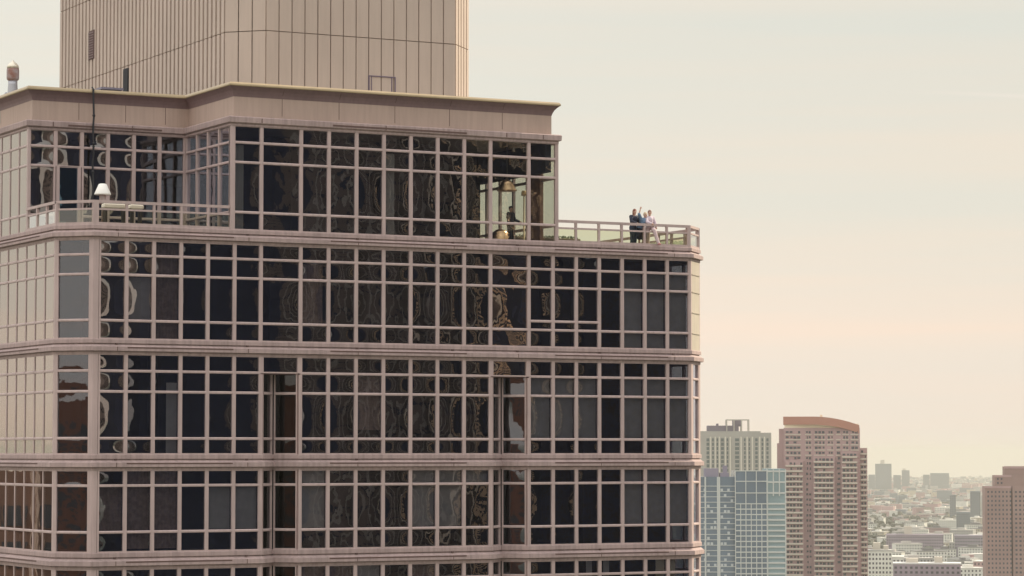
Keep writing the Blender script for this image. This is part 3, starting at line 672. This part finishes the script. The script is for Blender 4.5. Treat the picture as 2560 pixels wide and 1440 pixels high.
# ------------------------------------------------------------------ towers and blocks beyond
def place(px, dist, turn=0):
    """frame whose local x runs to the right across the line of sight and local y away from it"""
    p = at(px, dist); d = (p-EYE); a = math.atan2(d.y, d.x) - R(90) + R(turn)
    p.z = 0; return Matrix.Translation(p) @ Matrix.Rotation(a, 4, 'Z')
def root(name, M, label, cat, group=None): return thing(name, M.translation.copy(), label, cat, group)
def repeats(parent, name, m, boxes, first=100, M=None):
    """boxes (x0,x1,y0,y1,z0,z1): the first ones each a mesh of its own, the rest one stuff mesh"""
    boxes = sorted(boxes, key=lambda b: -b[5])
    meshes = {}
    for b in boxes[:first]:
        k = (round(b[1]-b[0], 2), round(b[3]-b[2], 2), round(b[5]-b[4], 2))
        if k not in meshes:
            q = MB(); q.box(-k[0]/2, k[0]/2, -k[1]/2, k[1]/2, -k[2]/2, k[2]/2); me = bpy.data.meshes.new(name); bmesh.ops.recalc_face_normals(q.bm, faces=q.bm.faces); q.bm.to_mesh(me); q.bm.free(); me.materials.append(m); meshes[k] = me
        o = bpy.data.objects.new(name, meshes[k]); col.objects.link(o); o.parent = parent
        o.matrix_parent_inverse = Matrix.Translation(-Vector(parent.location))
        o.matrix_basis = M @ Matrix.Translation(((b[0]+b[1])/2, (b[2]+b[3])/2, (b[4]+b[5])/2))
    if len(boxes) > first:
        q = MB()
        for b in boxes[first:]: q.box(*b, M=M)
        tag(q.build(name, m, parent), kind='stuff')
def wpx(n, dist): return n*dist/FPX
brick = mat('mauve_brick', (.40, .27, .265), .9, var=.12, vscale=.08)
brick2 = mat('brown_brick', (.29, .195, .175), .9, var=.15, vscale=.06)
pale_c = mat('pale_concrete', (.55, .50, .42), .9, var=.1, vscale=.1)
far_win = mat('far_window', (.055, .06, .075), .25, spec=.5)
terra = mat('terracotta', (.40, .19, .135), .8, var=.1, vscale=.05)
# brick tower with the curved crown
D = 1670; M = place(2055, D, 0); t = root('brick_tower', M, 'tall mauve brick apartment tower with a curved terracotta crown and pale balconies', 'building')
def X(px): return (px-2055)*D/FPX
def Z(py): return zat(py, D)
w_ = MB(); w_.box(X(1958), X(2146), 0, 34, -5, Z(1070), M=M); w_.box(X(2146), X(2164), 4, 34, -5, Z(1120), M=M); w_.box(X(1946), X(1958), 4, 30, -5, Z(1072), M=M); w_.box(X(1941), X(1946), 5, 26, -5, Z(1108), M=M)
w_.box(X(2030), X(2084), -3, 0, -5, Z(1140), M=M); w_.box(X(1962), X(2006), -3, 0, -5, Z(1150), M=M); w_.box(X(2100), X(2140), -2.5, 0, -5, Z(1128), M=M)
w_.build('wall', brick, t)
def slope_top(x): u = max(0, (x-2030)/116); return 1042 + 22*u*u + (1957-x)*0
cr_ = MB(); n = 18
for k in range(n):
    xa, xb = 1957+188*k/n, 1957+188*(k+1)/n
    ya, yb = [(-2.5*math.sin(math.pi*(q-1957)/188)) for q in (xa, xb)]
    lo = [Z(slope_top(q)+20) for q in (xa, xb)]; hi = [Z(slope_top(q)) for q in (xa, xb)]
    pts = [(X(xa), ya, lo[0]), (X(xb), yb, lo[1]), (X(xb), 33, lo[1]), (X(xa), 33, lo[0]), (X(xa), ya, hi[0]), (X(xb), yb, hi[1]), (X(xb), 33, hi[1]), (X(xa), 33, hi[0])]
    v = [cr_.bm.verts.new(M @ Vector(p)) for p in pts]
    for f in ((0,3,2,1),(4,5,6,7),(0,1,5,4),(2,3,7,6)) + (((3,0,4,7),) if k == 0 else ()) + (((1,2,6,5),) if k == n-1 else ()): cr_.bm.faces.new([v[i] for i in f])
cr_.build('crown', terra, t)
c = MB(); c.box(X(1960), X(2143), .3, 32, Z(1071), Z(1060), M=M); c.box(X(2048), X(2054), 8, 10, Z(1048), Z(1037), M=M); c.build('attic_band', mat('cream_band', (.75, .65, .48), .85), t)
wb, bb = [], []
groups = [(1963, 2004, -3, 1156), (2033, 2080, -3, 1146), (2102, 2138, -2.5, 1134), (2148, 2162, 4, 1126), (1962, 2000, 0, 1078), (2012, 2026, 0, 1078), (2034, 2060, 0, 1078), (2066, 2080, 0, 1078), (2088, 2098, 0, 1078), (2104, 2118, 0, 1078), (2124, 2142, 0, 1078)]
for gx0, gx1, gy, gtop in groups:
    py = gtop
    while py < 2300:
        z1 = Z(py); z0 = z1 - 1.35
        lim = {(1962, 2000): 1146, (2034, 2060): 1136, (2066, 2080): 1136, (2104, 2118): 1124, (2124, 2142): 1124}.get((gx0, gx1), 9999)
        if py > lim: break
        nw = max(1, round((gx1-gx0)/9)); st = (gx1-gx0)/nw
        for q in range(nw):
            if random.random() < .88: wb.append((X(gx0+q*st+1.2+random.choice((0, 0, 2))), X(gx0+(q+1)*st-1.2), gy-.25, gy+.4, z0+random.choice((0, 0, .3)), z1))
        if gy < 0 or gy == 4: bb.append((X(gx0-1), X(gx1+1), gy-1.3, gy, z0-1.05, z0-.2))
        elif py < 1130: bb.append((X(gx0-1), X(gx1+1), gy-.4, gy, z0-.9, z0-.35))
        py += 12.9
repeats(t, 'window', far_win, wb, 100, M); repeats(t, 'balcony', pale_c, bb, 100, M)
# blue glass tower: three volumes
D = 1560; M = place(1850, D, 5); t = root('glass_tower', M, 'blue-grey glass tower with a white square grid and a pale ribbed right side', 'building')
def X(px): return (px-1850)*D/FPX
blue = mat('blue_glass', (.10, .155, .21), .25, var=.25, vscale=.05, spec=.8); pale_g = mat('pale_grid', (.47, .50, .48), .7)
teal = mat('teal_panel', (.20, .29, .31), .5, var=.2, vscale=.1)
w_ = MB(); w_.box(X(1700), X(1836), 2, 30, -5, zat(1192, D), M=M); w_.box(X(1836), X(1915), 0, 30, -5, zat(1177, D), M=M); w_.build('wall', blue, t)
w_ = MB(); w_.box(X(1915), X(1962), .6, 28, -5, zat(1172, D), M=M); w_.build('side_wall', teal, t)
w_ = MB(); w_.box(X(1762), X(1796), 4, 14, zat(1193, D), zat(1171, D), M=M); w_.box(X(1800), X(1822), 4, 12, zat(1193, D), zat(1182, D), M=M); w_.box(X(1808), X(1818), 5, 9, zat(1184, D), zat(1164, D), M=M); w_.build('plant_room', mat('plant_grey', (.22, .20, .26), .8), t)
vb = []; hb = []
ztop = zat(1177, D); zg = zat(1259, D)
for k in range(7): vb.append((X(1836+13.1*k)-.22, X(1836+13.1*k)+.22, -.4, .2, 0, zg if k % 2 else ztop))
for py in (1177, 1203, 1232, 1259): hb.append((X(1836), X(1915), -.35, .1, zat(py, D)-.25, zat(py, D)+.25))
py = 1259+13.4
while py < 2300: hb.append((X(1836), X(1915), -.35, .1, zat(py, D)-.3, zat(py, D)+.3)); py += 13.4
py = 1178
while py < 2300: hb.append((X(1915), X(1962), .2, .7, zat(py, D)-.45, zat(py, D)+.45)); py += 13.4 if py > 1232 else 27
for k in range(4): vb.append((X(1916+15*k)-.3, X(1916+15*k)+.3, .1, .7, 0 if k in (0, 3) else zat(1240, D), zat(1173, D)))
py = 1215; k = 0
while py < 2300: hb.append((X(1700), X(1836), 1.8, 2.1, zat(py, D)-.16, zat(py, D)+.16)); py += 13.4
for px in (1762, 1793, 1797): vb.append((X(px)-.4, X(px)+.4, 1.7, 2.1, 0, zat(1192, D)))
repeats(t, 'grid_bar', pale_g, vb + hb, 100, M)
pb = []
py = 1205
while py < 1440:
    for k in range(9):
        if random.random() < .28: pb.append((X(1758+8.4*k), X(1758+8.4*k+6), 1.85, 2.05, zat(py+9, D), zat(py+3, D)))
    py += 13.4
repeats(t, 'window_blind', mat('far_blind', (.42, .46, .47), .8), pb, 60, M)
# grey green tower behind
D = 2050; M = place(1845, D, 3); t = root('stone_tower', M, 'grey-green slab tower with an open steel frame on top, behind the glass tower', 'building')
def X(px): return (px-1845)*D/FPX
gg = mat('grey_green_stone', (.36, .35, .315), .9, var=.12, vscale=.05)
w_ = MB(); w_.box(X(1745), X(1926), 0, 30, -5, zat(1082, D), M=M); w_.box(X(1750), X(1900), 2, 26, zat(1084, D), zat(1078, D), M=M); w_.build('wall', gg, t)
w_ = MB(); w_.box(X(1768), X(1846), 4, 20, zat(1082, D), zat(1064, D), M=M); w_.box(X(1832), X(1852), 6, 18, zat(1066, D), zat(1050, D), M=M); w_.box(X(1790), X(1796), 6, 8, zat(1064, D), zat(1059, D), M=M); w_.build('plant_room', mat('plant_dark', (.16, .14, .17), .8), t)
w_ = MB()
for px in (1816, 1834, 1853, 1871):
    for y in (2, 16): w_.box(X(px)-.35, X(px)+.35, y, y+.7, zat(1078, D), zat(1049, D), M=M)
for y in (2, 16): w_.box(X(1816), X(1871), y+.01, y+.69, zat(1051, D), zat(1048.5, D), M=M)
for px in (1816, 1871): w_.box(X(px)-.34, X(px)+.34, 2.7, 16, zat(1051, D), zat(1048.6, D), M=M)
w_.build('steel_frame', mat('frame_grey', (.4, .38, .33), .7), t)
sb = []; pv = []
for px0, px1 in ((1765, 1772), (1779, 1783), (1790, 1794), (1801, 1808), (1815, 1819), (1836, 1846), (1858, 1862), (1870, 1873), (1886, 1892), (1902, 1906), (1914, 1919)):
    py = 1096
    while py < 2200: sb.append((X(px0), X(px1), -.2, .3, zat(py+7.5, D), zat(py, D))); py += 10.8
for px in (1775, 1787, 1797, 1812, 1824, 1851, 1866, 1879, 1897, 1909): pv.append((X(px)-.5, X(px)+.5, -.7, .05, 0, zat(1092, D)))
repeats(t, 'window', mat('far_window_green', (.10, .13, .13), .3), sb, 100, M); repeats(t, 'pilaster', mat('pale_stone', (.56, .54, .46), .85), pv, 100, M)
# brick tower at the right edge
D = 1950; M = place(2520, D, 4); t = root('brown_tower', M, 'stepped brown brick tower with small windows at the right edge', 'building')
def X(px): return (px-2520)*D/FPX
w_ = MB(); w_.box(X(2459), X(2522), 0, 30, -5, zat(1215, D), M=M); w_.box(X(2484), X(2640), 5, 30, -5, zat(1188, D), M=M); w_.box(X(2509), X(2625), 8, 28, -5, zat(1166, D), M=M); w_.box(X(2526), X(2660), 1, 8, -5, zat(1214, D), M=M)
w_.build('wall', brick2, t)
w_ = MB(); w_.box(X(2458), X(2523), -.3, 0, zat(1219, D), zat(1214, D), M=M); w_.box(X(2508), X(2626), 7.6, 8, zat(1171, D), zat(1165, D), M=M); w_.box(X(2483), X(2525), 4.7, 5, zat(1192, D), zat(1187, D), M=M); w_.build('parapet', brick, t)
sb = []
py = 1226
while py < 2200:
    for px in list(range(2465, 2520, 9)): sb.append((X(px), X(px+4), -.15, .3, zat(py+5, D), zat(py, D)))
    for px in list(range(2532, 2640, 10)): sb.append((X(px), X(px+5), .85, 1.3, zat(py+5, D), zat(py, D)))
    py += 11
for py in (1194, 1204):
    for px in range(2490, 2505, 9): sb.append((X(px), X(px+4), 4.85, 5.3, zat(py+5, D), zat(py, D)))
repeats(t, 'window', far_win, sb, 100, M)

# mid-distance blocks one can tell apart
def block(px0, px1, pyt, D, m, label, name='apartment_block', rows=0, cols=0, roof=None, turn=0, top=None, depth=22, tc='plant_room', bottom=1460):
    pc = (px0+px1)/2; M = place(pc, D, turn); t = root(name, M, label, 'building')
    def X(px): return (px-pc)*D/FPX
    zt = zat(pyt, D); w_ = MB(); w_.box(X(px0), X(px1), 0, depth, gz(D)-5, zt, M=M); w_.build('wall', m, t)
    r_ = MB(); r_.box(X(px0)-.3, X(px1)+.3, -.3, depth+.3, zt, zt+.9, M=M); r_.build('roof', roof or m, t)
    if top:
        r_ = MB()
        for a, b, h in top: r_.box(X(a), X(b), depth*.3, depth*.8, zt+.9, zt+.9+h, M=M)
        r_.build(tc, pale_c if m is not pale_c else brick2, t)
    if rows:
        sb = []; st = (px1-px0)/cols
        for i in range(rows):
            for k in range(cols): sb.append((X(px0+st*(k+.25)), X(px0+st*(k+.75)), -.15, .3, zt-3.3*i-3.2, zt-3.3*i-1.6))
        repeats(t, 'window', far_win, sb, 100, M)
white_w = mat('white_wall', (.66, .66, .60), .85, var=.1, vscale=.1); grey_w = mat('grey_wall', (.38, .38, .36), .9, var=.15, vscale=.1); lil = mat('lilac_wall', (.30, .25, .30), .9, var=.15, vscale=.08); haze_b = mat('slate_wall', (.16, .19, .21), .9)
block(2166, 2224, 1376, 2150, white_w, 'white apartment block with rows of small windows beside the foot of the brick tower', rows=14, cols=7, roof=grey_w, top=[(2178, 2196, 5), (2204, 2216, 3)])
block(2226, 2254, 1392, 2110, white_w, 'narrow white block with dark openings right of the white apartment block', rows=8, cols=3)
block(2229, 2394, 1408, 2050, lil, 'long lilac-brown block with dark bays along the bottom edge of the view', rows=9, cols=13, roof=mat('pale_roof', (.6, .6, .58), .8), top=[(2260, 2290, 3), (2330, 2350, 4)])
block(2212, 2352, 1336, 3300, lil, 'long low dark slab with a flat roof in the middle of the far city', rows=5, cols=24, top=[(2256, 2275, 9)])
block(2382, 2470, 1338, 3100, mat('slab_purple', (.24, .22, .26), .9), 'second dark slab, partly behind the brown tower', rows=5, cols=14)
block(2370, 2385, 1237, 5200, haze_b, 'thin dark slab tower rising alone from the far city', name='far_tower', rows=12, cols=3, depth=18)
block(2421, 2446, 1228, 4700, haze_b, 'wide blue-grey tower close to the left side of the brown tower', name='far_tower', rows=16, cols=5, depth=22)
block(2448, 2458, 1238, 4800, grey_w, 'narrow grey tower touching the left edge of the brown tower', name='far_tower', depth=20)
block(2338, 2375, 1226, 7000, haze_b, 'dark green-grey slab left of the thin dark tower', name='far_block', depth=30)
block(2386, 2420, 1280, 4100, haze_b, 'squat blue-grey block below the thin dark tower', name='far_block', rows=6, cols=7)
block(2185, 2225, 1160, 9000, haze_b, 'broad flat-topped tower block on the hazy horizon, left', name='horizon_block', depth=60, top=[(2198, 2208, 12)], tc='water_tank')
block(2251, 2270, 1176, 9500, haze_b, 'smaller block on the horizon right of the broad flat-topped one', name='horizon_block', depth=50, top=[(2253, 2260, 6)])
block(2322, 2368, 1183, 9800, haze_b, 'long low block on the horizon in the middle of the far city', name='horizon_block', depth=60)
block(2304, 2320, 1187, 9900, haze_b, 'tiny block on the horizon just left of the long low one', name='horizon_block', depth=50)
block(2168, 2184, 1187, 9300, haze_b, 'low block on the horizon touching the brick tower', name='horizon_block', depth=50)
block(2230, 2248, 1188, 9600, haze_b, 'low block on the horizon between the flat-topped tower and the smaller one', name='horizon_block', depth=50)

# low houses between, each its own object, then the mass beyond them
kinds = [(mat('cream_wall', (.50, .45, .35), .9, var=.15, vscale=.1), 'cream low-rise house in the hazy far city', 'cream low-rise houses in the far city'),
         (grey_w, 'grey low-rise house in the hazy far city', 'grey low-rise houses in the far city'),
         (white_w, 'white low-rise house in the hazy far city', 'white low-rise houses in the far city'),
         (brick, 'mauve brick low-rise house in the hazy far city', 'brick low-rise houses in the far city')]
roofs = [mat('bright_roof', (.66, .64, .58), .7), mat('dark_roof', (.16, .16, .16), .9), mat('mid_roof', (.42, .40, .37), .9)]
rnd = random.Random(11)
base_meshes = {}
def house_mesh(ki, ri, sz):
    k = (ki, ri, sz)
    if k not in base_meshes:
        w, d, h = [(9, 12, 9), (14, 12, 11), (22, 13, 14), (30, 16, 20)][sz]
        a = MB(); a.box(-w/2, w/2, -d/2, d/2, -12, h); 
        me = bpy.data.meshes.new('wall'); bmesh.ops.recalc_face_normals(a.bm, faces=a.bm.faces); a.bm.to_mesh(me); a.bm.free(); me.materials.append(kinds[ki][0])
        a = MB(); a.box(-w/2-.3, w/2+.3, -d/2-.3, d/2+.3, h, h+.7); a.box(-w/5, w/8, -d/5, d/5, h+.7, h+3)
        m2 = bpy.data.meshes.new('roof'); bmesh.ops.recalc_face_normals(a.bm, faces=a.bm.faces); a.bm.to_mesh(m2); a.bm.free(); m2.materials.append(roofs[ri])
        a = MB()
        nr = int(h//3.2); nc = int(w//3)
        for i in range(nr):
            for q in range(nc):
                x = -w/2 + w*(q+.5)/nc; z = h-2.6-3.1*i; a.box(x-.6, x+.6, -d/2-.12, -d/2+.2, z, z+1.5)
        m3 = bpy.data.meshes.new('window'); bmesh.ops.recalc_face_normals(a.bm, faces=a.bm.faces); a.bm.to_mesh(m3); a.bm.free(); m3.materials.append(far_win)
        base_meshes[k] = (me, m2, m3)
    return base_meshes[k]
cnt = 0
for i in range(230):
    dist = 2300 + 3300*(i/230)**1.15 + rnd.uniform(-60, 60); px = rnd.uniform(2140, 2480)
    ki = rnd.choice((0, 0, 1, 1, 2, 2, 3)); ri = rnd.choice((0, 1, 1, 2, 2)); sz = rnd.choice((0, 1, 1, 2, 2, 3))
    M = place(px, dist, rnd.uniform(-28, 28)); lift = rnd.uniform(-3, 6) + max(0, (2900-dist)/1000*18)
    r_ = bpy.data.objects.new('house', None); col.objects.link(r_); r_.location = (M.translation.x, M.translation.y, gz(dist)+lift); r_.rotation_euler = (0, 0, M.to_euler().z)
    lab = '%s %s house with a %s roof in the hazy far city' % (('tiny', 'small', 'wide', 'large')[sz], ('cream', 'grey', 'white', 'mauve brick')[ki], ('bright', 'black', 'grey')[ri])
    tag(r_, lab, 'house', lab.replace('house', 'houses').replace(' a ', ' ').replace(' in the hazy far city', 's'))
    for nm, me in zip(('wall', 'roof', 'window'), house_mesh(ki, ri, sz)):
        c_ = bpy.data.objects.new(nm, me); col.objects.link(c_); c_.parent = r_
        if nm == 'window': c_['kind'] = 'stuff'
# the mass of the far city: thousands of roofs that read as one
q = MB(); allm = [k[0] for k in kinds] + [roofs[0], roofs[1], roofs[2], haze_b]
for m_ in allm: q.mi(m_)
rnd = random.Random(5)
def city_box(px, dist, w, d, h, mi_):
    M = place(px, dist, rnd.uniform(-30, 30)) @ Matrix.Translation((0, 0, gz(dist)-8))
    n0 = len(q.bm.faces); q.box(-w/2, w/2, -d/2, d/2, 0, h+8, M=M); q.bm.faces.ensure_lookup_table()
    for k in range(n0, len(q.bm.faces)): q.bm.faces[k].material_index = mi_
    q.bm.faces[n0+1].material_index = rnd.choice((4, 5, 5, 6, 6))
for i in range(5200):
    dist = 5200 + 13000*rnd.random()**1.2
    city_box(rnd.uniform(2080, 2600), dist, rnd.uniform(9, 34), rnd.uniform(9, 22), rnd.choice((6, 8, 9, 11, 14, 18, 26 if rnd.random() < .2 else 10)), rnd.choice((0, 1, 1, 2, 3, 3, 7, 7)))
for i in range(5000):          # the same city to either side, out of the frame
    dist = 2600 + 12000*rnd.random(); px = rnd.choice((rnd.uniform(-3600, 2000), rnd.uniform(2640, 7500)))
    city_box(px, dist, rnd.uniform(12, 50), rnd.uniform(12, 30), rnd.choice((8, 10, 12, 16, 22, 34)), rnd.choice((0, 1, 2, 3, 3, 7)))
for i in range(5200):          # nearer streets, below the photograph's lower edge
    dist = 700 + 2300*rnd.random(); px = rnd.uniform(-3600, 7500)
    city_box(px, dist, rnd.uniform(12, 36), rnd.uniform(12, 24), rnd.choice((9, 10, 12, 16, 20)), rnd.choice((0, 1, 2, 3, 3, 7)))
tag(q.build('far_city', allm[0]), 'hazy mass of low roofs and walls stretching to the horizon', kind='stuff')
tr = MB(); leaf = mat('tree_leaf', (.065, .075, .055), .9, var=.4, vscale=.05)
for i in range(1200):
    dist = 2300 + 6500*rnd.random(); px = rnd.uniform(2120, 2500); p = at(px, dist); r_ = rnd.uniform(3, 6)
    for k in range(3): tr.bm.verts.ensure_lookup_table(); M = Matrix.Translation((p.x+rnd.uniform(-6, 6), p.y+rnd.uniform(-6, 6), gz(dist)+rnd.uniform(6, 12))) @ Matrix.Diagonal((r_, r_, r_*rnd.uniform(.6, 1), 1)); bmesh.ops.create_icosphere(tr.bm, subdivisions=1, radius=1, matrix=M)
for v in tr.bm.verts: v.co += Vector((rnd.uniform(-1, 1), rnd.uniform(-1, 1), rnd.uniform(-1, 1)))
tag(tr.build('street_trees', leaf), 'dull green tree tops scattered between the far roofs', kind='stuff')

# unseen neighbours mirrored in the tower's glass; those behind are shaped for its reflections
ref_w = mat('mirror_brick', (.20, .115, .09), .9, var=.2, vscale=.05); ref_p = mat('mirror_stone', (.50, .38, .33), .9, var=.1, vscale=.05)
def neighbour(c, ang, w, d, h, m, label, step=4.2, fl=3.8, pw=.6, name='unseen_tower', wm=far_win, pier=None):
    M = Matrix.Translation((c[0], c[1], 0)) @ Matrix.Rotation(R(ang), 4, 'Z'); t = root(name, M, label, 'building')
    a = MB(); a.box(-w/2, w/2, 0, d, -2, h, M=M); a.build('wall', m, t)
    sb = []; z = h-4
    while z > 60:
        x = -w/2+1.5
        while x < w/2-2: sb.append((x, x+step*.55, -.15, .3, z-2.2, z)); x += step
        z -= fl
    q_ = MB()
    for s_ in sb: q_.box(*s_, M=M)
    tag(q_.build('window', wm, t), kind='stuff')
    if pier:
        q_ = MB(); x = -w/2
        while x < w/2: q_.box(x, x+pw, -.5, 0, 20, h+.8, M=M); x += step*2
        q_.build('pier', pier, t)
slate = mat('mirror_slate', (.05, .06, .115), .9, spec=.1); pale_p = mat('mirror_pale', (.66, .56, .48), .8); slate2 = mat('mirror_umber', (.055, .036, .035), .9, spec=.1)
olive = mat('mirror_olive', (.36, .27, .24), .9, var=.3, vscale=.08, spec=.1)
neighbour((72, -345), 152, 26, 20, 205, ref_p, 'pinkish stone tower standing behind the viewpoint', step=4.2, fl=4.2, pier=ref_p)
neighbour((108, -330), 178, 24, 34, 235, slate, 'narrow slate tower added behind the viewpoint to darken reflections', wm=slate)
neighbour((143, -345), 152, 60, 34, 235, olive, 'olive stone tower with sunlit pale piers, added behind the viewpoint for rippled reflections', step=7.0, fl=11, pw=2.6, pier=pale_p, wm=slate)
neighbour((148, -302), 128, 5, 4, 166, mat('mirror_copper', (.90, .58, .36), .6), 'thin copper-coloured tower added behind the viewpoint for a glint', step=30)  # added to throw a copper glint into the right wide bay
neighbour((196, -318), 190, 60, 34, 240, slate, 'slate dark tower added behind the viewpoint to darken reflections', wm=slate2)
neighbour((190, -405), 180, 124, 30, 232, slate, 'broad slate slab added furthest behind the viewpoint to close a bright gap', wm=slate2)
neighbour((0, -370), 170, 60, 30, 180, slate, 'slate dark slab added unseen behind the viewpoint', wm=slate2)
neighbour((265, -290), 215, 60, 34, 200, slate2, 'umber tower added unseen behind the viewpoint', wm=slate)
neighbour((-250, -80), 110, 90, 30, 127.5, mat('mirror_red', (.16, .07, .05), .9), 'dark red brick block left of the tower')
neighbour((-76, 175), 17, 90, 30, 118.5, ref_w, 'brown brick block with pale piers left of and behind the tower', pier=ref_p)
